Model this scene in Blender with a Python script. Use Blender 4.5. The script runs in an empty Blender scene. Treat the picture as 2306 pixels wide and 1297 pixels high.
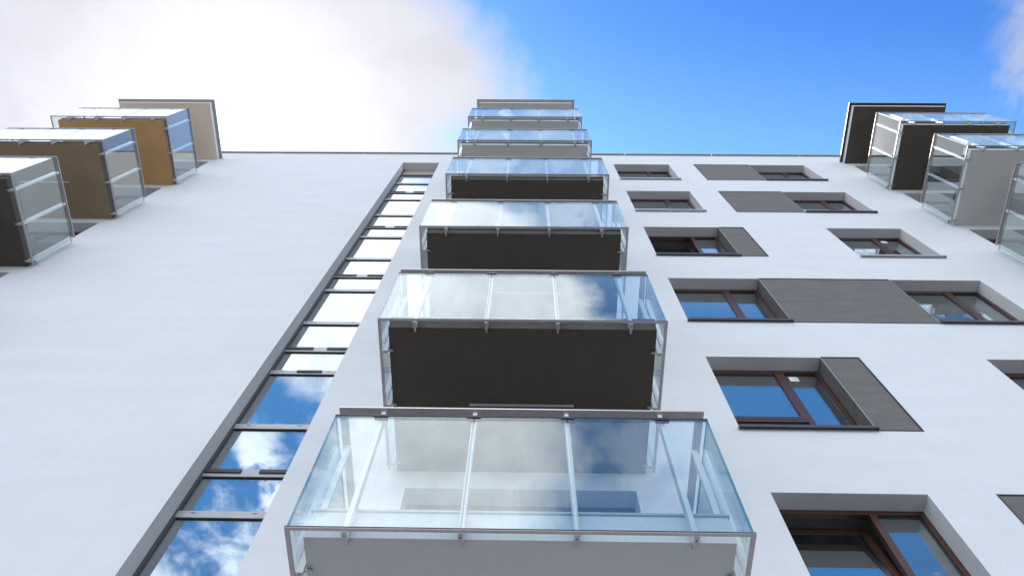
import bpy, math, random
from mathutils import Matrix, Vector
random.seed(3)
S = bpy.context.scene
COL = S.collection
R = math.radians
CZ = 1.6                                   # eye height; heights below are given from the eye and lifted by CZ

# ------------------------------------------------------------------ camera
F_PX, PITCH, ROLL, YAW, DIST = 1713.373, 2.7621687, 0.0506674, 0.0447987, 4.71586
def rot_x(t): return Matrix(((1,0,0),(0,math.cos(t),-math.sin(t)),(0,math.sin(t),math.cos(t))))
def rot_z(t): return Matrix(((math.cos(t),-math.sin(t),0),(math.sin(t),math.cos(t),0),(0,0,1)))
cam_data = bpy.data.cameras.new('camera'); cam = bpy.data.objects.new('camera', cam_data); COL.objects.link(cam)
cam_data.sensor_width = 36.0; cam_data.sensor_fit = 'HORIZONTAL'
cam_data.lens = F_PX / 2306.0 * 36.0
cam_data.clip_start = 0.05; cam_data.clip_end = 3000
cam.matrix_world = Matrix.Translation((0, -DIST, CZ)) @ (rot_z(YAW) @ rot_x(PITCH) @ rot_z(ROLL)).to_4x4()
S.camera = cam

# ------------------------------------------------------------------ sun and sky
SUN_DIR = Vector((-0.379, 0.20, 1.0)).normalized()
SUN_EL = math.asin(SUN_DIR.z); SUN_AZ = math.atan2(SUN_DIR.x, SUN_DIR.y)
sun_data = bpy.data.lights.new('sun', 'SUN'); sun_data.energy = 2.2; sun_data.angle = R(1.5); sun_data.color = (1, .95, .88)
sun = bpy.data.objects.new('sun', sun_data); COL.objects.link(sun); sun.location = (-40, 20, 90)
sun.rotation_euler = SUN_DIR.to_track_quat('Z', 'Y').to_euler()

W = bpy.data.worlds.new('World'); S.world = W; W.use_nodes = True
nt = W.node_tree; nt.nodes.clear()
def nd(t, **kw):
    n = nt.nodes.new(t)
    for k, v in kw.items(): setattr(n, k, v)
    return n
def lk(a, b): nt.links.new(a, b)
def put(sock, v):
    if hasattr(v, 'is_output') or isinstance(v, bpy.types.NodeSocket): lk(v, sock)
    else: sock.default_value = v
def mth(op, a, b=None, c=None, clamp=False):
    n = nd('ShaderNodeMath', operation=op, use_clamp=clamp); put(n.inputs[0], a)
    if b is not None: put(n.inputs[1], b)
    if c is not None: put(n.inputs[2], c)
    return n.outputs[0]
def sstep(v, lo, hi):
    n = nd('ShaderNodeMapRange', interpolation_type='SMOOTHSTEP'); put(n.inputs['Value'], v)
    put(n.inputs['From Min'], lo); put(n.inputs['From Max'], hi); return n.outputs['Result']
def curve(v, pts, lo, hi):                  # piecewise-linear function of v; values mapped from [-1, 1]
    m = nd('ShaderNodeMapRange'); put(m.inputs['Value'], v); m.inputs['From Min'].default_value = lo; m.inputs['From Max'].default_value = hi
    r = nd('ShaderNodeValToRGB'); cr = r.color_ramp; cr.interpolation = 'EASE'
    while len(cr.elements) < len(pts): cr.elements.new(.5)
    for e, (x, y) in zip(cr.elements, sorted(pts)):
        e.position = (x - lo) / (hi - lo); g = (y + 1) / 2; e.color = (g, g, g, 1)
    lk(m.outputs['Result'], r.inputs[0])
    return mth('SUBTRACT', mth('MULTIPLY', r.outputs[0], 2.0), 1.0)
def mixc(f, a, b):
    n = nd('ShaderNodeMix', data_type='RGBA'); put(n.inputs[0], f); put(n.inputs[6], a); put(n.inputs[7], b); return n.outputs[2]

sky = nd('ShaderNodeTexSky', sky_type='NISHITA', sun_disc=False, sun_elevation=SUN_EL, sun_rotation=SUN_AZ)
sky.altitude = 100; sky.air_density = 1.0; sky.dust_density = 0.4; sky.ozone_density = 3.0
tc = nd('ShaderNodeTexCoord'); sp = nd('ShaderNodeSeparateXYZ'); lk(tc.outputs['Generated'], sp.inputs[0])
dx, dy, dz = sp.outputs
zz = mth('MAXIMUM', dz, 0.12)
P = mth('DIVIDE', dx, zz); Q = mth('DIVIDE', dy, zz)                # where a ray meets the flat cloud layer
pos = nd('ShaderNodeCombineXYZ'); lk(P, pos.inputs[0]); lk(Q, pos.inputs[1])
def noise(scale, detail=6, rough=.55, off=(0,0,0), dist=0.0):
    mp = nd('ShaderNodeVectorMath', operation='ADD'); lk(pos.outputs[0], mp.inputs[0]); mp.inputs[1].default_value = off
    n = nd('ShaderNodeTexNoise'); lk(mp.outputs[0], n.inputs['Vector']); n.inputs['Scale'].default_value = scale
    n.inputs['Detail'].default_value = detail; n.inputs['Roughness'].default_value = rough; n.inputs['Distortion'].default_value = dist
    return n.outputs[0]
n_edge = mth('SUBTRACT', noise(5.5, 7, .58, (3.1, 1.7, 0), .4), 0.5)
n_fine = mth('SUBTRACT', noise(17, 6, .6, (7.3, 2.2, 0), .6), 0.5)
n_big = noise(2.2, 5, .55, (1.3, 9.2, 0))
wob = mth('ADD', mth('MULTIPLY', n_edge, .28), mth('MULTIPLY', n_fine, .07))
Pw = mth('ADD', P, wob)
# main bank: everything left of a wandering edge, with an open gap low on the left side
edge_r = curve(Q, [(-2.0, .10), (-.85, .05), (-.62, .06), (-.42, .095), (-.30, .03), (-.245, -.10), (-.20, -.20), (-.02, -.14), (.06, -.06), (.13, .0), (.20, -.06), (.5, -.1)], -2.0, .5)
soft = curve(Q, [(-2.0, .10), (-.6, .09), (-.42, .035), (-.30, .09), (-.2, .12), (0, .085), (.13, .08), (.2, .15), (.5, .12)], -2.0, .5)
bank = sstep(mth('DIVIDE', mth('SUBTRACT', edge_r, Pw), soft), -.7, .9)
edge_l = curve(Q, [(-2.0, -.9), (-1.1, -.75), (-.92, -.42), (-.75, -.34), (-.62, -.31), (-.55, -.37), (-.48, -.7), (-.40, -.95), (.5, -.98)], -2.0, .5)
gap = sstep(mth('DIVIDE', mth('SUBTRACT', Pw, edge_l), .07), -.6, .9)
bank = mth('MULTIPLY', bank, gap)
def puff(px, py, r, amt, sx=1.0):
    a = mth('DIVIDE', mth('SUBTRACT', mth('ADD', P, mth('MULTIPLY', n_edge, .22)), px), sx); b = mth('SUBTRACT', mth('ADD', Q, mth('MULTIPLY', n_fine, .22)), py)
    d = mth('SQRT', mth('ADD', mth('MULTIPLY', a, a), mth('MULTIPLY', b, b)))
    return mth('MULTIPLY', sstep(d, r, r * .25), amt)
cl = bank
for a in [(-.66, -.97, .13, 1.0), (-.39, -.77, .055, .8), (-.42, -.67, .06, .8), (-.015, -.165, .022, .55), (-.06, -.215, .05, .4, 2.0),
          (.08, -.30, .05, .45, 1.6), (.20, -.66, .10, .25, 1.6), (.66, .05, .11, .62), (.66, -.19, .06, .6), (.62, -1.0, .12, .8),
          (-.1, -.27, .05, .4, 2.5), (.9, .35, .2, .5), (1.3, -.8, .4, .7, 1.6), (.35, -1.5, .3, .6, 2.0)]:
    cl = mth('MAXIMUM', cl, puff(*a))
far = mth('MULTIPLY', sstep(mth('SQRT', mth('ADD', mth('MULTIPLY', P, P), mth('MULTIPLY', Q, Q))), 1.1, 1.9), sstep(n_big, .30, .52))  # clouds added low in the sky, out of frame, to brighten the reveals
side = mth('MULTIPLY', mth('MULTIPLY', mth('MAXIMUM', sstep(P, .70, .90), sstep(P, -.85, -1.1)), sstep(Q, .25, -.1)), sstep(n_big, .28, .50))  # more clouds added out of frame, left and right, to lift dark reveals
cl = mth('MAXIMUM', cl, mth('MAXIMUM', far, side))
cirrus = mth('MULTIPLY', mth('MULTIPLY', sstep(Q, -.04, -.14), sstep(Q, -.46, -.30)), mth('ADD', .16, mth('MULTIPLY', sstep(n_fine, -.1, .25), .22)))
low = mth('MULTIPLY', mth('MULTIPLY', sstep(Q, -.45, -.60), sstep(P, -.10, -.25)), mth('MULTIPLY', sstep(mth('ADD', n_edge, mth('MULTIPLY', n_fine, .6)), -.01, .30), .60))
cl = mth('MULTIPLY', mth('MAXIMUM', mth('MAXIMUM', cl, low), cirrus), 0.96)
# cloud brightness: thicker and thinner parts
thick = mth('ADD', .90, mth('MULTIPLY', mth('ADD', n_edge, mth('MULTIPLY', n_fine, .6)), mth('ADD', .30, mth('MULTIPLY', sstep(Q, .0, -.2), .45))))
sundot = nd('ShaderNodeVectorMath', operation='DOT_PRODUCT'); lk(tc.outputs['Generated'], sundot.inputs[0]); sundot.inputs[1].default_value = SUN_DIR
sd = mth('MAXIMUM', sundot.outputs['Value'], 0.0)
g_wide = mth('POWER', sd, 14.0); g_mid = mth('POWER', sd, 90.0); g_tight = mth('POWER', sd, 900.0)
CLOUD = 0.68
cloud_c = nd('ShaderNodeVectorMath', operation='SCALE'); cloud_c.inputs[0].default_value = (.91, .95, 1.0)
lk(mth('MULTIPLY', thick, mth('ADD', CLOUD, mth('MAXIMUM', mth('MULTIPLY', sstep(Q, .0, -.30), 1.55), mth('MULTIPLY', mth('MAXIMUM', far, side), 1.35)))), cloud_c.inputs['Scale'])  # the added out-of-frame clouds get extra brightness as fill light
SKY_GAIN = 0.105
tint = nd('ShaderNodeVectorMath', operation='MULTIPLY'); lk(sky.outputs[0], tint.inputs[0]); tint.inputs[1].default_value = (.70, 1.50, 2.45)  # overwritten by elevation below
lk(mixc(sstep(dz, .45, .80), (1.05, 1.10, 1.05, 1), mixc(sstep(Q, -.02, -.20), (.72, 1.54, 2.45, 1), (.92, 1.95, 2.45, 1))), tint.inputs[1])
skyc = nd('ShaderNodeVectorMath', operation='SCALE'); lk(tint.outputs[0], skyc.inputs[0]); lk(mth('ADD', .97, mth('MULTIPLY', sstep(Q, -.05, .35), .35)), skyc.inputs['Scale'])
cloud_n = nd('ShaderNodeVectorMath', operation='SCALE'); lk(cloud_c.outputs[0], cloud_n.inputs[0]); cloud_n.inputs['Scale'].default_value = 1 / SKY_GAIN
veil = nd('ShaderNodeVectorMath', operation='SCALE'); veil.inputs[0].default_value = (.12, .18, .10)
lk(mth('MULTIPLY', sstep(Q, .0, .30), 1.0 / SKY_GAIN), veil.inputs['Scale'])
skyv = nd('ShaderNodeVectorMath', operation='ADD'); lk(skyc.outputs[0], skyv.inputs[0]); lk(veil.outputs[0], skyv.inputs[1])
base = mixc(cl, skyv.outputs[0], cloud_n.outputs[0])
def glow(f, col, amt):
    v = nd('ShaderNodeVectorMath', operation='SCALE'); v.inputs[0].default_value = col
    lk(mth('MULTIPLY', f, amt / SKY_GAIN), v.inputs['Scale']); return v.outputs[0]
def vadd(a, b):
    v = nd('ShaderNodeVectorMath', operation='ADD'); lk(a, v.inputs[0]); lk(b, v.inputs[1]); return v.outputs[0]
tot = vadd(base, glow(mth('MULTIPLY', g_wide, mth('ADD', .25, mth('MULTIPLY', cl, .75))), (1.0, .80, .90), .21))
tot = vadd(tot, glow(g_mid, (1.0, .80, .74), .42))
tot = vadd(tot, glow(g_tight, (1.0, .9, .8), 3.0))
bg = nd('ShaderNodeBackground'); lk(tot, bg.inputs[0]); bg.inputs[1].default_value = SKY_GAIN
wo = nd('ShaderNodeOutputWorld'); lk(bg.outputs[0], wo.inputs[0])

S.view_settings.view_transform = 'Standard'; S.view_settings.look = 'None'
S.view_settings.gamma = 1; S.view_settings.use_curve_mapping = False
S.view_settings.exposure = 0.25
S.cycles.max_bounces = 14; S.cycles.transparent_max_bounces = 24; S.cycles.glossy_bounces = 8
S.cycles.caustics_reflective = False

# ------------------------------------------------------------------ materials
def material(name, color, rough=.6, metal=0.0, bump=None, vary=None, spec=.5, fac2=None, streak=0):
    m = bpy.data.materials.new(name); m.use_nodes = True; t = m.node_tree; b = t.nodes['Principled BSDF']
    b.inputs['Base Color'].default_value = (*color, 1); b.inputs['Roughness'].default_value = rough
    b.inputs['Metallic'].default_value = metal; b.inputs['Specular IOR Level'].default_value = spec
    tcx = t.nodes.new('ShaderNodeTexCoord')
    if vary:                                       # (scale, amount, stretch)
        n = t.nodes.new('ShaderNodeTexNoise'); n.inputs['Scale'].default_value = vary[0]; n.inputs['Detail'].default_value = 8; n.inputs['Roughness'].default_value = .6
        mp = t.nodes.new('ShaderNodeMapping'); mp.inputs['Scale'].default_value = vary[2] if len(vary) > 2 else (1, 1, 1)
        t.links.new(tcx.outputs['Object'], mp.inputs[0]); t.links.new(mp.outputs[0], n.inputs['Vector'])
        r = t.nodes.new('ShaderNodeMapRange'); r.inputs['From Min'].default_value = .3; r.inputs['From Max'].default_value = .7
        r.inputs['To Min'].default_value = 1 - vary[1]; r.inputs['To Max'].default_value = 1 + vary[1]
        v = t.nodes.new('ShaderNodeVectorMath'); v.operation = 'SCALE'; v.inputs[0].default_value = color
        t.links.new(n.outputs[0], r.inputs[0]); t.links.new(r.outputs[0], v.inputs['Scale'])
        out = v.outputs[0]
        if streak:                                 # faint vertical rain marks
            n3 = t.nodes.new('ShaderNodeTexNoise'); n3.inputs['Scale'].default_value = 1.0; n3.inputs['Detail'].default_value = 5
            mp3 = t.nodes.new('ShaderNodeMapping'); mp3.inputs['Scale'].default_value = (9, 9, .22)
            t.links.new(tcx.outputs['Object'], mp3.inputs[0]); t.links.new(mp3.outputs[0], n3.inputs['Vector'])
            r3 = t.nodes.new('ShaderNodeMapRange'); r3.inputs['From Min'].default_value = .5; r3.inputs['From Max'].default_value = .8
            r3.inputs['To Min'].default_value = 1; r3.inputs['To Max'].default_value = 1 - streak
            v3 = t.nodes.new('ShaderNodeVectorMath'); v3.operation = 'SCALE'; t.links.new(out, v3.inputs[0])
            t.links.new(n3.outputs[0], r3.inputs[0]); t.links.new(r3.outputs[0], v3.inputs['Scale']); out = v3.outputs[0]
        if fac2:                                   # a second, finer grain
            n2 = t.nodes.new('ShaderNodeTexNoise'); n2.inputs['Scale'].default_value = fac2[0]; n2.inputs['Detail'].default_value = 4
            t.links.new(tcx.outputs['Object'], n2.inputs['Vector'])
            r2 = t.nodes.new('ShaderNodeMapRange'); r2.inputs['From Min'].default_value = .3; r2.inputs['From Max'].default_value = .7
            r2.inputs['To Min'].default_value = 1 - fac2[1]; r2.inputs['To Max'].default_value = 1 + fac2[1]
            v2 = t.nodes.new('ShaderNodeVectorMath'); v2.operation = 'SCALE'; t.links.new(out, v2.inputs[0])
            t.links.new(n2.outputs[0], r2.inputs[0]); t.links.new(r2.outputs[0], v2.inputs['Scale']); out = v2.outputs[0]
        t.links.new(out, b.inputs['Base Color'])
    if bump:                                       # (scale, strength, distance)
        n = t.nodes.new('ShaderNodeTexNoise'); n.inputs['Scale'].default_value = bump[0]; n.inputs['Detail'].default_value = 6; n.inputs['Roughness'].default_value = .65
        t.links.new(tcx.outputs['Object'], n.inputs['Vector'])
        bp = t.nodes.new('ShaderNodeBump'); bp.inputs['Strength'].default_value = bump[1]; bp.inputs['Distance'].default_value = bump[2]
        t.links.new(n.outputs[0], bp.inputs['Height']); t.links.new(bp.outputs[0], b.inputs['Normal'])
    return m
def glass(name, r0, tint, dirt=0.0, wave=.002):               # thin architectural glass: straight-through view plus mirror reflection
    m = bpy.data.materials.new(name); m.use_nodes = True; t = m.node_tree; t.nodes.clear()
    N = t.nodes.new; L = t.links.new
    g = N('ShaderNodeNewGeometry'); d = N('ShaderNodeVectorMath'); d.operation = 'DOT_PRODUCT'
    L(g.outputs['Incoming'], d.inputs[0]); L(g.outputs['Normal'], d.inputs[1])
    def mm(op, a, b=None):
        n = N('ShaderNodeMath'); n.operation = op
        for i, v in enumerate((a, b)):
            if v is None: continue
            if isinstance(v, (int, float)): n.inputs[i].default_value = v
            else: L(v, n.inputs[i])
        return n.outputs[0]
    c = mm('ABSOLUTE', d.outputs['Value']); om = mm('SUBTRACT', 1.0, c)
    f = mm('ADD', mm('MULTIPLY', mm('POWER', om, 5.0), 1 - r0), r0)
    tr = N('ShaderNodeBsdfTransparent'); tr.inputs[0].default_value = (*tint, 1)
    gl = N('ShaderNodeBsdfGlossy'); gl.inputs['Roughness'].default_value = 0.0; gl.inputs[0].default_value = (.94, .99, 1, 1)
    txw = N('ShaderNodeTexCoord'); nw = N('ShaderNodeTexNoise'); nw.inputs['Scale'].default_value = 1.1; nw.inputs['Detail'].default_value = 1
    L(txw.outputs['Object'], nw.inputs['Vector']); bw = N('ShaderNodeBump'); bw.inputs['Strength'].default_value = 1; bw.inputs['Distance'].default_value = wave
    L(nw.outputs[0], bw.inputs['Height']); L(bw.outputs[0], gl.inputs['Normal'])
    mx = N('ShaderNodeMixShader'); L(f, mx.inputs[0]); L(tr.outputs[0], mx.inputs[1]); L(gl.outputs[0], mx.inputs[2])
    last = mx.outputs[0]
    if dirt:                                       # faint rain runs and dust
        tx = N('ShaderNodeTexCoord'); mp = N('ShaderNodeMapping'); mp.inputs['Scale'].default_value = (34, 34, .9); L(tx.outputs['Object'], mp.inputs[0])
        n = N('ShaderNodeTexNoise'); n.inputs['Scale'].default_value = 1.0; n.inputs['Detail'].default_value = 5; L(mp.outputs[0], n.inputs['Vector'])
        n2 = N('ShaderNodeTexNoise'); n2.inputs['Scale'].default_value = 1.3; n2.inputs['Detail'].default_value = 4; L(tx.outputs['Object'], n2.inputs['Vector'])
        a = N('ShaderNodeMapRange'); a.inputs['From Min'].default_value = .5; a.inputs['From Max'].default_value = .8; a.inputs['To Max'].default_value = dirt; L(n.outputs[0], a.inputs[0])
        b = mm('MULTIPLY', a.outputs[0], n2.outputs[0]); b = mm('ADD', b, dirt * .12)
        df = N('ShaderNodeBsdfDiffuse'); df.inputs[0].default_value = (.75, .76, .78, 1)
        mx2 = N('ShaderNodeMixShader'); L(b, mx2.inputs[0]); L(last, mx2.inputs[1]); L(df.outputs[0], mx2.inputs[2]); last = mx2.outputs[0]
    o = N('ShaderNodeOutputMaterial'); L(last, o.inputs[0]); return m
M = {
 'wall': material('white_render', (.635, .665, .71), .85, bump=(150, .55, .004), vary=(.7, .035, (1, 1, 4)), fac2=(60, .05), spec=.2, streak=.03),
 'grey': material('grey_render', (.145, .145, .145), .85, bump=(170, .8, .005), vary=(2.0, .12, (1, 1, 3)), fac2=(75, .16), spec=.2),
 'soffit_light': material('pale_painted_soffit', (.55, .55, .55), .8, bump=(160, .5, .003), vary=(1.1, .04), fac2=(90, .04), spec=.2),
 'soffit_dark': material('dark_brown_painted_soffit', (.085, .073, .060), .8, bump=(160, .6, .003), vary=(1.5, .10), fac2=(90, .12), spec=.2),
 'soffit_flare_umber': material('flare_tinted_grey_brown_soffit', (.27, .195, .125), .8, bump=(160, .6, .003), vary=(1.5, .08), fac2=(90, .08), spec=.2),  # lens flare tint put into the colour of upper left slabs
 'soffit_flare_peach': material('flare_tinted_cream_soffit', (.80, .66, .55), .8, bump=(160, .5, .003), vary=(1.1, .04), spec=.2),  # left canopy underside, pale lens flare tint painted in
 'soffit_flare_brown': material('flare_tinted_warm_brown_soffit', (.54, .32, .15), .8, bump=(160, .6, .003), vary=(1.5, .08), fac2=(90, .08), spec=.2),  # warm lens flare tint painted into this underside colour
 'fascia_grey': material('rough_grey_fascia', (.115, .112, .105), .9, bump=(120, 1.0, .006), vary=(6, .15), fac2=(80, .15), spec=.2),
 'steel': material('satin_metal', (.62, .60, .60), .38, metal=.85, vary=(8, .05)),
 'alu': material('brushed_aluminium', (.42, .38, .38), .42, metal=.6, vary=(30, .10, (1, 1, 1))),
 'white_steel': material('pale_metal_post', (.72, .74, .76), .4, metal=.3, vary=(12, .03)),
 'dark_metal': material('dark_metal', (.045, .035, .045), .4, metal=.4),
 'drip': material('brown_metal_edge', (.04, .03, .027), .45, metal=.4, vary=(8, .1)),
 'coping': material('grey_metal_coping', (.42, .41, .40), .45, metal=.5, vary=(3, .08)),
 'brown': material('brown_window_frame', (.062, .026, .020), .33, vary=(14, .16, (1, 1, .2))),
 'sill_dark': material('dark_metal_sill', (.10, .10, .115), .35, metal=.5, vary=(5, .08)),
 'sill_light': material('pale_metal_sill', (.50, .50, .52), .38, metal=.5, vary=(5, .05)),
 'strip_frame': material('grey_window_profile', (.34, .35, .37), .38, metal=.45, vary=(9, .06)),
 'strip_jamb': material('dark_window_jamb', (.09, .095, .11), .38, metal=.45, vary=(9, .06)),
 'strip_dark': material('dark_window_gasket', (.022, .02, .024), .5),
 'edge': material('green_glass_edge', (.10, .25, .28), .15),
 'blank': material('beige_blank_panel', (.36, .31, .27), .3, vary=(4, .05)),
 'inner': material('interior_plaster', (.50, .50, .48), .9, vary=(1.2, .05)),
 'inner_dark': material('interior_floor', (.16, .12, .09), .7, vary=(2, .15)),
 'sticker': material('white_sticker', (.8, .8, .8), .6, vary=(20, .02)),
 'bolt': material('black_bolt_hole', (.01, .01, .01), .7),
 'lamp': material('dark_lamp_shade', (.03, .03, .035), .5),
 'roof': material('roof_felt', (.12, .12, .12), .9, vary=(1, .2)),
 'ground': material('ground_concrete', (.30, .29, .27), .9, bump=(30, .5, .01), vary=(.6, .15), fac2=(14, .1)),
 'paving': material('pale_paving', (.27, .265, .255), .85, bump=(60, .5, .005), vary=(1.5, .1)),
 'kerb': material('kerb_stone', (.34, .34, .33), .85, bump=(60, .5, .005), vary=(3, .1)),
 'rail_glass': glass('balustrade_glass', .13, (.945, .985, .985), .05),
 'window_glass': glass('window_glass', .46, (.62, .68, .70), .07, .0025),
}

# ------------------------------------------------------------------ mesh helpers
class MB:
    def __init__(s): s.v = []; s.f = []; s.m = []; s.mats = []
    def mi(s, m):
        if m not in s.mats: s.mats.append(m)
        return s.mats.index(m)
    def quad(s, pts, m):
        k = len(s.v); s.v += [tuple(p) for p in pts]; s.f.append(tuple(range(k, k + len(pts)))); s.m.append(s.mi(m))
    def box(s, x0, x1, y0, y1, z0, z1, m, skip=(), over=None):
        k = len(s.v); over = over or {}
        s.v += [(x0,y0,z0),(x1,y0,z0),(x1,y1,z0),(x0,y1,z0),(x0,y0,z1),(x1,y0,z1),(x1,y1,z1),(x0,y1,z1)]
        for nme, f in (('bottom',(0,3,2,1)),('top',(4,5,6,7)),('front',(0,1,5,4)),('back',(2,3,7,6)),('left',(3,0,4,7)),('right',(1,2,6,5))):
            if nme in skip: continue
            s.f.append(tuple(k + i for i in f)); s.m.append(s.mi(over.get(nme, m)))
    def mesh(s, name, bevel=0):
        me = bpy.data.meshes.new(name); me.from_pydata(s.v, [], s.f)
        for m in s.mats: me.materials.append(M[m])
        for p, i in zip(me.polygons, s.m): p.material_index = i
        me.update(); return me
def ob(name, mesh, parent=None, loc=(0, 0, 0), label=None, bevel=0):
    if isinstance(mesh, MB): mesh = mesh.mesh(name)
    o = bpy.data.objects.new(name, mesh); COL.objects.link(o); o.parent = parent; o.location = loc
    if label: o['label'] = label
    if bevel:
        b = o.modifiers.new('bevel', 'BEVEL'); b.width = bevel; b.segments = 2; b.limit_method = 'ANGLE'; b.angle_limit = R(40)
    return o
def copy_tree(src, loc, label=None, parent=None):
    c = src.copy(); COL.objects.link(c); c.location = loc
    if 'label' in c.keys(): del c['label']
    if label: c['label'] = label
    if parent is not None: c.parent = parent
    for ch in KIDS.get(src.name, []):
        d = ch.copy(); COL.objects.link(d); d.parent = c
    return c
KIDS = {}
def kid(parent, o): KIDS.setdefault(parent.name, []).append(o); return o

# ------------------------------------------------------------------ ground
g = MB(); g.quad([(-900,-900,0),(900,-900,0),(900,900,0),(-900,900,0)], 'ground')
o = ob('ground', g); o['kind'] = 'structure'
g = MB(); g.box(-26, 26, -9.0, -0.02, -.05, .12, 'paving', skip=('bottom',))
o = ob('pavement', g); o['kind'] = 'structure'
g = MB(); g.box(-26, 26, -9.16, -9.005, -.05, .13, 'kerb', skip=('bottom',))
o = ob('kerb', g, bevel=.015); o['kind'] = 'structure'

# ------------------------------------------------------------------ the building
B = bpy.data.objects.new('apartment_building', None); COL.objects.link(B)
B['label'] = 'tall white rendered apartment block with stacked glass balconies and brown framed windows'; B['category'] = 'building'
H = 3.0
XL, XR, DEPTH, ZTOP = -15.0, 15.0, 13.0, 22.60
REV = 0.205                                    # how deep windows sit behind the wall face
WT, WH = 6.376, 1.825                          # top of the window openings of the lowest row, opening height
# openings: x0, x1, z0, z1, depth, right reveal material, left reveal material
openings = []; windows = []; panels = []; doors = []
def win(x0, k, right='wall', left='wall', sill='sill_dark', kind='plain', **kw):
    z1 = WT + k * H; openings.append((x0, x0 + 1.56, z1 - WH, z1, REV, right, left)); windows.append((x0, k, sill, kind, kw))
def pan(x0, x1, k):
    z1 = WT + k * H; openings.append((x0, x1, z1 - WH, z1, .010, 'grey', 'grey')); panels.append((x0, x1, k))
XA, XB, XC = 2.482, 6.286, 7.84
for k in range(-1, 6):
    if k in (-1, 0): win(XA, k, kind='tilt' if k == 0 else 'plain')
    if k in (1, 3): win(XA, k, right='grey', kind='tilt' if k == 3 else 'plain', sticker=(k == 1)); pan(XA + 1.565, 4.556, k)
    if k == 2: win(XA, k, right='grey'); pan(XA + 1.565, XB - .005, k)
    if k in (4, 5): win(XA, k, sill='sill_light')
    if k in (4, 5): pan(4.75, XB - .005, k); win(XB, k, left='grey')
    if k == 0: pan(4.742, XB - .005, k); win(XB, k, left='grey')
    if k == 2: win(XB, k, left='grey')
    if k in (1, -1): win(XB, k)
    if k == 3: win(XB, k, sill='sill_light', sticker=True)
DOORZ0 = 3.905; DOORZ1 = 6.368
for k in range(0, 6):
    for (x0, x1) in ((-1.189, 1.140), (-11.36, -9.05), (9.235, 11.54)):
        openings.append((x0, x1, DOORZ0 + k * H, DOORZ1 + k * H, REV, 'wall', 'wall')); doors.append((x0, k))
SX0, SX1, SZ0, SZ1 = -3.495, -2.462, .2, 21.40
openings.append((SX0, SX1, SZ0, SZ1, REV, 'wall', 'wall'))
# ground floor entrance below the middle balcony
openings.append((-1.1, 1.05, -1.55, .95, REV, 'wall', 'wall'))

w = MB()
ox = [(a + CZ * 0) for a in ()]
xs = sorted({XL, XR} | {round(o_[0], 4) for o_ in openings} | {round(o_[1], 4) for o_ in openings})
zs = sorted({-CZ, ZTOP} | {round(o_[2], 4) for o_ in openings} | {round(o_[3], 4) for o_ in openings})
for i in range(len(xs) - 1):
    for j in range(len(zs) - 1):
        cx, cz = (xs[i] + xs[i + 1]) / 2, (zs[j] + zs[j + 1]) / 2
        if any(a[0] < cx < a[1] and a[2] < cz < a[3] for a in openings): continue
        w.quad([(xs[i], 0, zs[j] + CZ), (xs[i + 1], 0, zs[j] + CZ), (xs[i + 1], 0, zs[j + 1] + CZ), (xs[i], 0, zs[j + 1] + CZ)], 'wall')
for x0, x1, z0, z1, d, rm, lm in openings:
    z0 += CZ; z1 += CZ; dd = d + (.07 if d > .1 else .02)
    w.quad([(x0, 0, z1), (x1, 0, z1), (x1, dd, z1), (x0, dd, z1)], 'wall' if d > .1 else 'grey')
    w.quad([(x0, 0, z0), (x0, dd, z0), (x1, dd, z0), (x1, 0, z0)], 'wall' if d > .1 else 'grey')
    w.quad([(x0, 0, z0), (x0, 0, z1), (x0, dd, z1), (x0, dd, z0)], lm)
    w.quad([(x1, 0, z0), (x1, dd, z0), (x1, dd, z1), (x1, 0, z1)], rm)
ob('front_wall', w, B)
for x0, x1, y0, y1 in ((XL, XL + .3, .001, DEPTH), (XR - .3, XR, .001, DEPTH)):
    m = MB(); m.box(x0, x1, y0, y1, 0, ZTOP + CZ, 'wall', skip=('bottom',)); ob('side_wall', m, B)
m = MB(); m.box(XL + .3, XR - .3, DEPTH - .3, DEPTH, 0, ZTOP + CZ, 'wall', skip=('bottom',)); ob('rear_wall', m, B)
m = MB(); m.box(XL + .3, XR - .3, .3, DEPTH - .3, ZTOP + CZ - .6, ZTOP + CZ - .35, 'roof', over={'bottom': 'inner'}); ob('roof', m, B)
for k in range(-1, 6):
    m = MB(); z = 3.60 + k * H + CZ; m.box(XL + .3, XR - .3, .29, DEPTH - .3, z, z + .27, 'inner', over={'top': 'inner_dark'}); ob('floor_slab', m, B)
for x in (-8.4, -4.2, -3.75, -2.2, -1.75, 2.1, 4.65, 5.7, 8.5):
    m = MB(); m.box(x, x + .14, .285, 6.0, .05, ZTOP + CZ - .61, 'inner', skip=('bottom', 'top')); ob('partition_wall', m, B)
m = MB(); m.box(XL + .3, XR - .3, 6.0, 6.2, .05, ZTOP + CZ - .61, 'inner', skip=('bottom', 'top')); ob('corridor_wall', m, B)
# parapet inside face and metal coping in lengths
m = MB(); m.box(XL + .3, XR - .3, .02, .25, ZTOP + CZ - .5, ZTOP + CZ - .002, 'wall'); ob('parapet', m, B)
x = XL - .05; off = 0
cop = MB(); L_ = 2.585; cop.box(0, L_ - .008, -.052, .33, 0, .035, 'coping'); cop.box(0, L_ - .008, -.052, -.046, -.030, 0, 'coping', skip=('top',))
cm = cop.mesh('coping'); x = 2.95 - 7 * L_
while x < XR: ob('coping', cm, B, (x, 0, ZTOP + CZ)); x += L_

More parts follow.
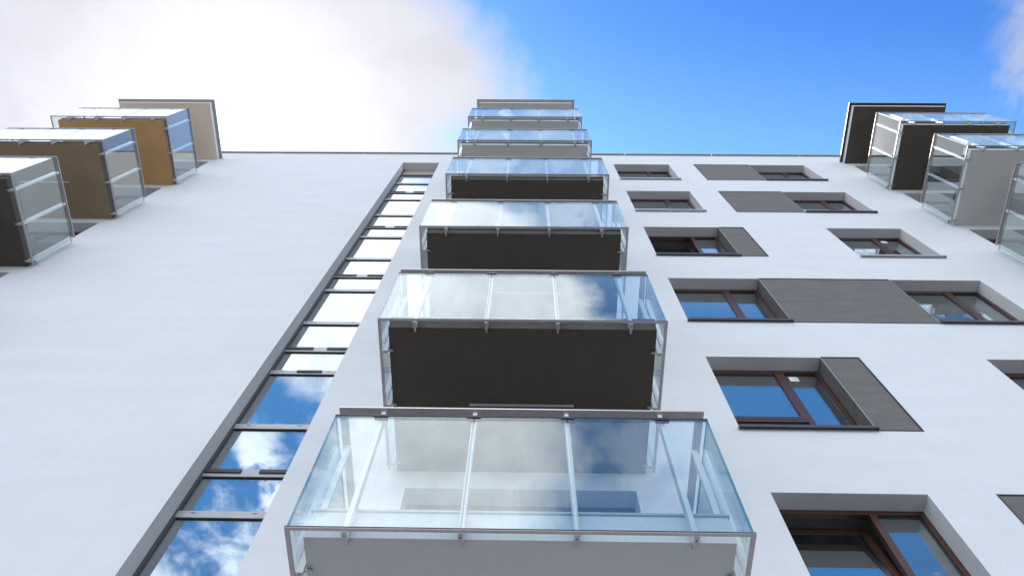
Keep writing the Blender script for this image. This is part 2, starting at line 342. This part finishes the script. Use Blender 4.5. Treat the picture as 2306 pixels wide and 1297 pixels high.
# ---------------- brown framed windows
def frame_bars(m, x0, x1, z0, z1, y0, y1, t, mat, bt=None):
    bt = bt or t
    m.box(x0, x0 + t, y0, y1, z0, z1, mat); m.box(x1 - t, x1, y0, y1, z0, z1, mat)
    m.box(x0 + t, x1 - t, y0, y1, z1 - t, z1, mat); m.box(x0 + t, x1 - t, y0, y1, z0, z0 + bt, mat)
WW = 1.56; MX = .985; FR = .055
def xf(m, fn): m.v = [fn(v) for v in m.v]; return m
def build_window(kind, sill, sticker=False, lower=True):
    y = REV
    m = MB(); frame_bars(m, .002, WW - .002, .002, WH - .002, y, y + .07, FR, 'brown')
    m.box(MX, MX + .075, y - .003, y + .07, FR, WH - FR, 'brown')
    zt = .50
    m.box(FR, MX, y, y + .07, zt, zt + .065, 'brown')
    root = ob('window', m, B, bevel=.004)
    # opening sash, upper left
    m = MB(); sx0, sx1, sz0, sz1 = FR - .012, MX + .012, zt + .05, WH - FR + .012
    frame_bars(m, sx0, sx1, sz0, sz1, y + .012, y + .066, .062, 'brown')
    frame_bars(m, sx0 + .062, sx1 - .062, sz0 + .062, sz1 - .062, y + .026, y + .05, .012, 'strip_dark')
    p = MB(); p.box(sx0 + .060, sx1 - .060, y + .030, y + .044, sz0 + .060, sz1 - .060, 'window_glass')
    if kind == 'tilt':
        a = R(7.5)
        m.v = [(v[0], v[1] + .02 if False else v[1], v[2]) for v in m.v]
        def tl(v):
            dy, dz_ = v[1] - (y + .05), v[2] - sz0
            return (v[0], y + .075 + dy * math.cos(a) + dz_ * math.sin(a), sz0 + .012 + dz_ * math.cos(a) - dy * math.sin(a))
        xf(m, tl); xf(p, tl)
    else:
        xf(m, lambda v: (v[0], v[1] - .016, v[2])); xf(p, lambda v: (v[0], v[1] - .010, v[2]))
    kid(root, ob('sash', m, root, bevel=.003)); kid(root, ob('pane', p, root))
    # fixed lights: right and lower left
    for a0, a1, b0, b1 in ((MX + .075, WW - FR, FR, WH - FR), (FR, MX, FR, zt)):
        m = MB(); frame_bars(m, a0, a1, b0, b1, y + .022, y + .05, .014, 'strip_dark'); kid(root, ob('glazing_bead', m, root))
        p = MB(); p.box(a0 + .012, a1 - .012, y + .032, y + .046, b0 + .012, b1 - .012, 'window_glass'); kid(root, ob('pane', p, root))
    m = MB(); s = sill
    m.box(-.006, WW + .006, -.048, REV - .002, .004, .016, s, skip=()); m.box(-.006, WW + .006, -.054, -.046, -.028, .018, s)
    m.box(-.014, -.006, -.050, REV - .01, -.02, .03, s); m.box(WW + .006, WW + .014, -.050, REV - .01, -.02, .03, s)
    kid(root, ob('sill', m, root, bevel=.003))
    if sticker:
        m = MB(); m.box(MX + .13, MX + .25, y + .029, y + .0305, WH - .25, WH - .13, 'sticker')
        m.box(MX + .15, MX + .23, y + .0282, y + .0288, WH - .225, WH - .218, 'coping'); m.box(MX + .21, MX + .218, y + .0282, y + .0288, WH - .215, WH - .15, 'coping')
        kid(root, ob('sticker', m, root))
    return root
protos = {}
for x0, k, sill, kind, kw in windows:
    key = (sill, kind, bool(kw.get('sticker')))
    loc = (x0, 0, WT + k * H - WH + CZ)
    lab = 'window with its upper left sash tilted inwards' if kind == 'tilt' else None
    if key not in protos:
        protos[key] = build_window(kind, sill, kw.get('sticker', False)); protos[key].location = loc
        if lab: protos[key]['label'] = lab
    else: copy_tree(protos[key], loc, lab, B)

# grey render panels beside the windows, with a dark metal trim
for x0, x1, k in panels:
    z1 = WT + k * H + CZ; z0 = z1 - WH
    m = MB(); m.box(x0 + .002, x1 - .002, .004, .03, z0 + .002, z1 - .002, 'grey'); p = ob('grey_panel', m, B)
    m = MB(); t = .016; left_win = abs(x0 - (XA + 1.565)) < .01; right_win = abs(x1 - (XB - .005)) < .01
    m.box(x0, x1, -.006, .012, z1 - .002, z1 + t - .002, 'dark_metal'); m.box(x0, x1, -.006, .012, z0 - t + .002, z0 + .002, 'dark_metal')
    if not left_win: m.box(x0 - t + .002, x0 + .002, -.006, .012, z0 - t + .002, z1 + t - .002, 'dark_metal')
    if not right_win: m.box(x1 - .002, x1 + t - .002, -.006, .012, z0 - t + .002, z1 + t - .002, 'dark_metal')
    ob('edge_trim', m, p)

# ---------------- balcony doors
def build_door(wd):
    hh = DOORZ1 - DOORZ0; y = REV
    m = MB(); frame_bars(m, .002, wd - .002, .002, hh - .002, y, y + .07, .06, 'brown'); m.box(wd / 2 - .04, wd / 2 + .04, y - .003, y + .07, .06, hh - .06, 'brown')
    root = ob('balcony_door', m, B, bevel=.004)
    for a, b in ((.06, wd / 2 - .04), (wd / 2 + .04, wd - .06)):
        m = MB(); frame_bars(m, a - .01, b + .01, .05, hh - .05, y - .006, y + .05, .075, 'brown'); kid(root, ob('door_leaf', m, root, bevel=.003))
        p = MB(); p.box(a + .06, b - .06, y + .02, y + .034, .12, hh - .12, 'window_glass'); kid(root, ob('pane', p, root))
    m = MB(); m.box(wd / 2 + .065, wd / 2 + .09, y - .045, y - .006, 1.0, 1.03, 'steel'); m.box(wd / 2 + .065, wd / 2 + .09, y - .05, y - .04, .90, 1.03, 'steel'); kid(root, ob('handle', m, root))
    return root
dproto = {}
for x0, k in doors:
    wd = 2.329 if x0 > -2 and x0 < 2 else 2.31 if x0 < 0 else 2.305
    loc = (x0, 0, DOORZ0 + k * H + CZ)
    if wd not in dproto: dproto[wd] = build_door(wd); dproto[wd].location = loc
    else: copy_tree(dproto[wd], loc, None, B)
m = MB(); frame_bars(m, -1.098, 1.048, -1.55 + CZ, .948 + CZ, REV, REV + .07, .07, 'strip_frame'); m.box(-.06, .02, REV, REV + .07, -1.48 + CZ, .88 + CZ, 'strip_frame')
e = ob('entrance_door', m, B, bevel=.004)
for a, b in ((-1.028, -.06), (.02, .978)):
    m = MB(); m.box(a, b, REV + .03, REV + .044, -1.48 + CZ, .88 + CZ, 'window_glass'); ob('pane', m, e)

# ---------------- tall stairwell window strip
m = MB(); y = REV
m.box(SX0 + .002, SX0 + .036, y, y + .07, SZ0 + CZ, SZ1 + CZ, 'strip_jamb'); m.box(SX1 - .036, SX1 - .002, y, y + .07, SZ0 + CZ, SZ1 + CZ, 'strip_jamb')
m.box(SX0 + .036, SX1 - .036, y, y + .07, SZ0 + CZ, SZ0 + .06 + CZ, 'strip_frame')
m.box(SX0 + .0365, SX0 + .050, y + .004, y + .06, SZ0 + CZ, SZ1 + CZ, 'strip_dark'); m.box(SX1 - .050, SX1 - .0365, y + .004, y + .06, SZ0 + CZ, SZ1 + CZ, 'strip_dark')
strip = ob('stair_window', m, B, bevel=.004)
ia, ib = SX0 + .036, SX1 - .036
levels = []
for k in range(-2, 5):
    levels += [(6.80 + k * H, 'wide', k), (6.12 + k * H, 'thin', k), (4.75 + k * H, 'mid', k)]
levels += [(4.75 + 15, 'mid', 5), (20.79, 'head', 5)]
levels = sorted(a for a in levels if a[0] > SZ0 + .3)
tw = {'wide': .135, 'thin': .10, 'mid': .10, 'head': .05}
meshes = {}
prev = SZ0 + .06
for z, kind, k in levels:
    t = tw[kind]
    if kind not in meshes:
        m = MB(); m.box(ia, ib, y - .004, y + .068, 0, t, 'strip_frame')
        m.box(ia, ib, y + .006, y + .06, -.007, -.0005, 'strip_dark', skip=('top',))
        for s in (ia + .14, ib - .20): m.box(s, s + .04, y - .0055, y - .004, t * .62, t * .62 + .012, 'strip_dark', skip=('back',))
        meshes[kind] = m.mesh('transom')
    ob('transom', meshes[kind], strip, (0, 0, z + CZ))
    if kind == 'wide' or (kind == 'thin' and k in (0 + 1, 99)):
        spans = ((ia + .004, ia + .40), (ib - .36, ib - .004)) if kind == 'wide' else ((ia + .36, ia + .70),)
        for a, b in spans:
            key = ('slot', kind, a)
            if key not in meshes: m = MB(); m.box(a, b, y - .020, y - .004, t * .42, t * .84, 'strip_dark'); meshes[key] = m.mesh('vent_slot')
            ob('vent_slot', meshes[key], strip, (0, 0, z + CZ))
    p = MB(); p.box(ia + .01, ib - .01, y + .018, y + .032, prev + CZ - .004, z + CZ - .004, 'window_glass'); ob('pane', p, strip)
    prev = z + t
m = MB(); m.box(ia, ib, y + .02, y + .04, prev + CZ, SZ1 + CZ - .004, 'blank'); ob('blank_panel', m, strip)

# ---------------- balconies
def build_balcony(gr, style, canopy=False):
    """origin: left end of the slab at the wall, underside height"""
    Wd, D, go, gd = gr['w'], gr['d'], gr['go'], gr['gd']
    sof, fas = {'light': ('soffit_light', 'wall'), 'white': ('soffit_light', 'wall'), 'dark': ('soffit_dark', 'fascia_grey'), 'brown': ('soffit_flare_brown', 'soffit_flare_umber'), 'flare_tinted_umber': ('soffit_flare_umber', 'fascia_grey'), 'flare_tinted_cream': ('soffit_flare_peach', 'wall'), 'dark_pale': ('soffit_dark', 'wall'), 'brown_pale': ('soffit_flare_brown', 'wall')}[style]
    m = MB(); T = .17 if canopy else .235 if style == 'white' else .15
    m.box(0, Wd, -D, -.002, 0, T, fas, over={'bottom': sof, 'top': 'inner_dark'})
    root = ob('balcony' if not canopy else 'top_canopy', m, B)
    if canopy:
        m = MB(); e = .075; m.box(-e, Wd + e, -D - e, -.004, T + .001, T + .03, 'coping', over={'bottom': 'drip' if 'dark' in style else 'coping'})
        m.box(-e, Wd + e, -D - e, -D - e + .006, T - .02, T + .001, 'coping', skip=('top',))
        m.box(-e, -e + .006, -D - e + .006, -.004, T - .02, T + .001, 'coping', skip=('top',)); m.box(Wd + e - .006, Wd + e, -D - e + .006, -.004, T - .02, T + .001, 'coping', skip=('top',))
        kid(root, ob('coping', m, root)); return root
    K = lambda n, mb, bv=0: kid(root, ob(n, mb, root, bevel=bv))
    m = MB(); m.box(-.012, Wd + .012, -D - .012, -.004, T + .001, T + (.02 if style == 'white' else .085), 'coping' if style == 'white' else 'drip', over={'top': 'inner'}); K('drip_edge', m)
    m = MB(); m.box(Wd / 2 - .52, Wd / 2 + .52, -.82, -.795, -.014, -.001, 'steel', skip=('top',)); K('soffit_strip', m)
    zb, zt = -.035, 1.205                                     # glass bottom and top
    x0, x1, yf = -go, Wd + go, -gd
    px = [gr['w'] * f for f in (.101, .367, .632, .902)]
    th = .014
    cuts = [x0 + .004, px[1] + .0, px[2] + .0, x1 - .004]
    for i in range(3):
        m = MB(); m.box(cuts[i] + (.004 if i else 0), cuts[i + 1] - (.004 if i < 2 else 0), yf, yf + th, zb + .004, zt, 'rail_glass', over={'left': 'edge', 'right': 'edge', 'top': 'edge', 'bottom': 'edge'}); K('glass_panel', m)
    for xa in (x0, x1 - th):
        m = MB(); m.box(xa, xa + th, yf + th + .004, -.06, zb + .004, zt, 'rail_glass', over={'front': 'edge', 'back': 'edge', 'top': 'edge', 'bottom': 'edge'}); K('glass_panel', m)
    # metal channel along the foot of the glass, slim cap on the front panes
    m = MB(); m.box(x0 - .006, x1 + .006, yf - .004, yf + .018, zb - .014, zb + .003, 'alu'); m.box(x0 - .005, x1 + .005, yf - .0065, yf - .004, zb - .006, zb - .001, 'dark_metal')
    m.box(x0 - .006, x0 + .020, yf + .018, -.05, zb - .014, zb + .003, 'alu'); m.box(x1 - .020, x1 + .006, yf + .018, -.05, zb - .014, zb + .003, 'alu'); K('base_channel', m)
    m = MB(); m.box(x0 + .003, x1 - .003, yf - .004, yf + th + .004, zt + .0005, zt + .010, 'dark_metal', over={'top': 'steel'}); K('top_cap', m)
    # handrail: flat bar on three sides
    hz = 1.325; m = MB(); hw = .062
    m.box(x0 + .002, x1 - .002, yf + .002, yf + .002 + hw, hz, hz + .016, 'alu', over={'front': 'steel', 'top': 'steel'})
    m.box(x0 + .002, x0 + .002 + hw, yf + .0025 + hw, -.12, hz, hz + .016, 'alu', over={'left': 'steel', 'right': 'steel'}); m.box(x1 - .002 - hw, x1 - .002, yf + .0025 + hw, -.12, hz, hz + .016, 'alu', over={'left': 'steel', 'right': 'steel'})
    K('handrail', m, .003)
    yb = -D - .013
    for x in px:
        m = MB(); m.box(x - .016, x + .016, yf + .028, yb, zb - .012, hz - .0005, 'white_steel', over={'bottom': 'alu'}); m.box(x - .004, x + .004, yf + .05, yf + .058, zb - .0135, zb - .0122, 'bolt'); m.box(x - .009, x + .009, yb + .0, yb + .05, -.02, .03, 'alu')
        K('post', m)
        m = MB(); m.box(x - .05, x + .05, yf - .007, yf + .027, zt - .012, zt + .016, 'dark_metal', over={'top': 'steel', 'front': 'dark_metal'}); K('glass_clamp', m)
    for yy in (-1.405, -.80, -.115):
        for sgn, gx, wx in ((-1, x0 + th + .012, -.013), (1, x1 - th - .012, Wd + .013)):
            a, b = sorted((gx, wx)); m = MB(); m.box(a, b, yy - .016, yy + .016, zb - .012, hz - .0005, 'white_steel', over={'bottom': 'alu'})
            c = (a + b) / 2; m.box(c - .004, c + .004, yy - .004, yy + .004, zb - .0135, zb - .0122, 'bolt')
            a, b = sorted((wx, wx - sgn * .05)); m.box(a, b, yy - .008, yy + .008, -.02, .03, 'alu')
            K('post', m)
    return root
G = {'mid': dict(x=-1.312, w=2.585, d=1.646, go=.083, gd=1.7526), 'left': dict(x=-11.49, w=2.58, d=1.605, go=.135, gd=1.712), 'right': dict(x=9.09, w=2.535, d=1.605, go=.105, gd=1.698)}
styles = {'mid': ['white', 'dark', 'dark', 'dark', 'light', 'light', 'light'],
          'left': ['light', 'light', 'dark_pale', 'dark', 'brown', 'brown', 'brown_pale'],
          'right': ['light', 'dark', 'light', 'light', 'light', 'dark_pale', 'dark_pale']}
styles['left'] = ['light', 'light', 'light', 'dark', 'flare_tinted_umber', 'brown', 'flare_tinted_cream']  # upper three left slabs carry painted lens flare tints
LAB = {'white': 'lowest balcony with pale grey underside and tall white edge', 'light': 'balcony with pale grey underside and white edge', 'dark': 'balcony with dark brown underside and rough grey edge', 'brown': 'balcony with ochre brown lens flare tint painted on its underside', 'flare_tinted_umber': 'balcony with grey brown lens flare tint painted on its underside', 'dark_pale': 'balcony with dark underside and pale edge'}
OFFX = {3: .046, 4: -.008, 5: -.010}
for gname, gr in G.items():
    pr = {}
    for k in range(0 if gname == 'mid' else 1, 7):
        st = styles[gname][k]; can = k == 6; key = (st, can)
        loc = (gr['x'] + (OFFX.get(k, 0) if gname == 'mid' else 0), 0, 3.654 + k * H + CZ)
        lab = (LAB.get(st) if not can else 'top canopy slab with %s underside and metal coping' % ('dark' if 'dark' in st else 'flare_tinted_cream' if st == 'flare_tinted_cream' else 'pale'))
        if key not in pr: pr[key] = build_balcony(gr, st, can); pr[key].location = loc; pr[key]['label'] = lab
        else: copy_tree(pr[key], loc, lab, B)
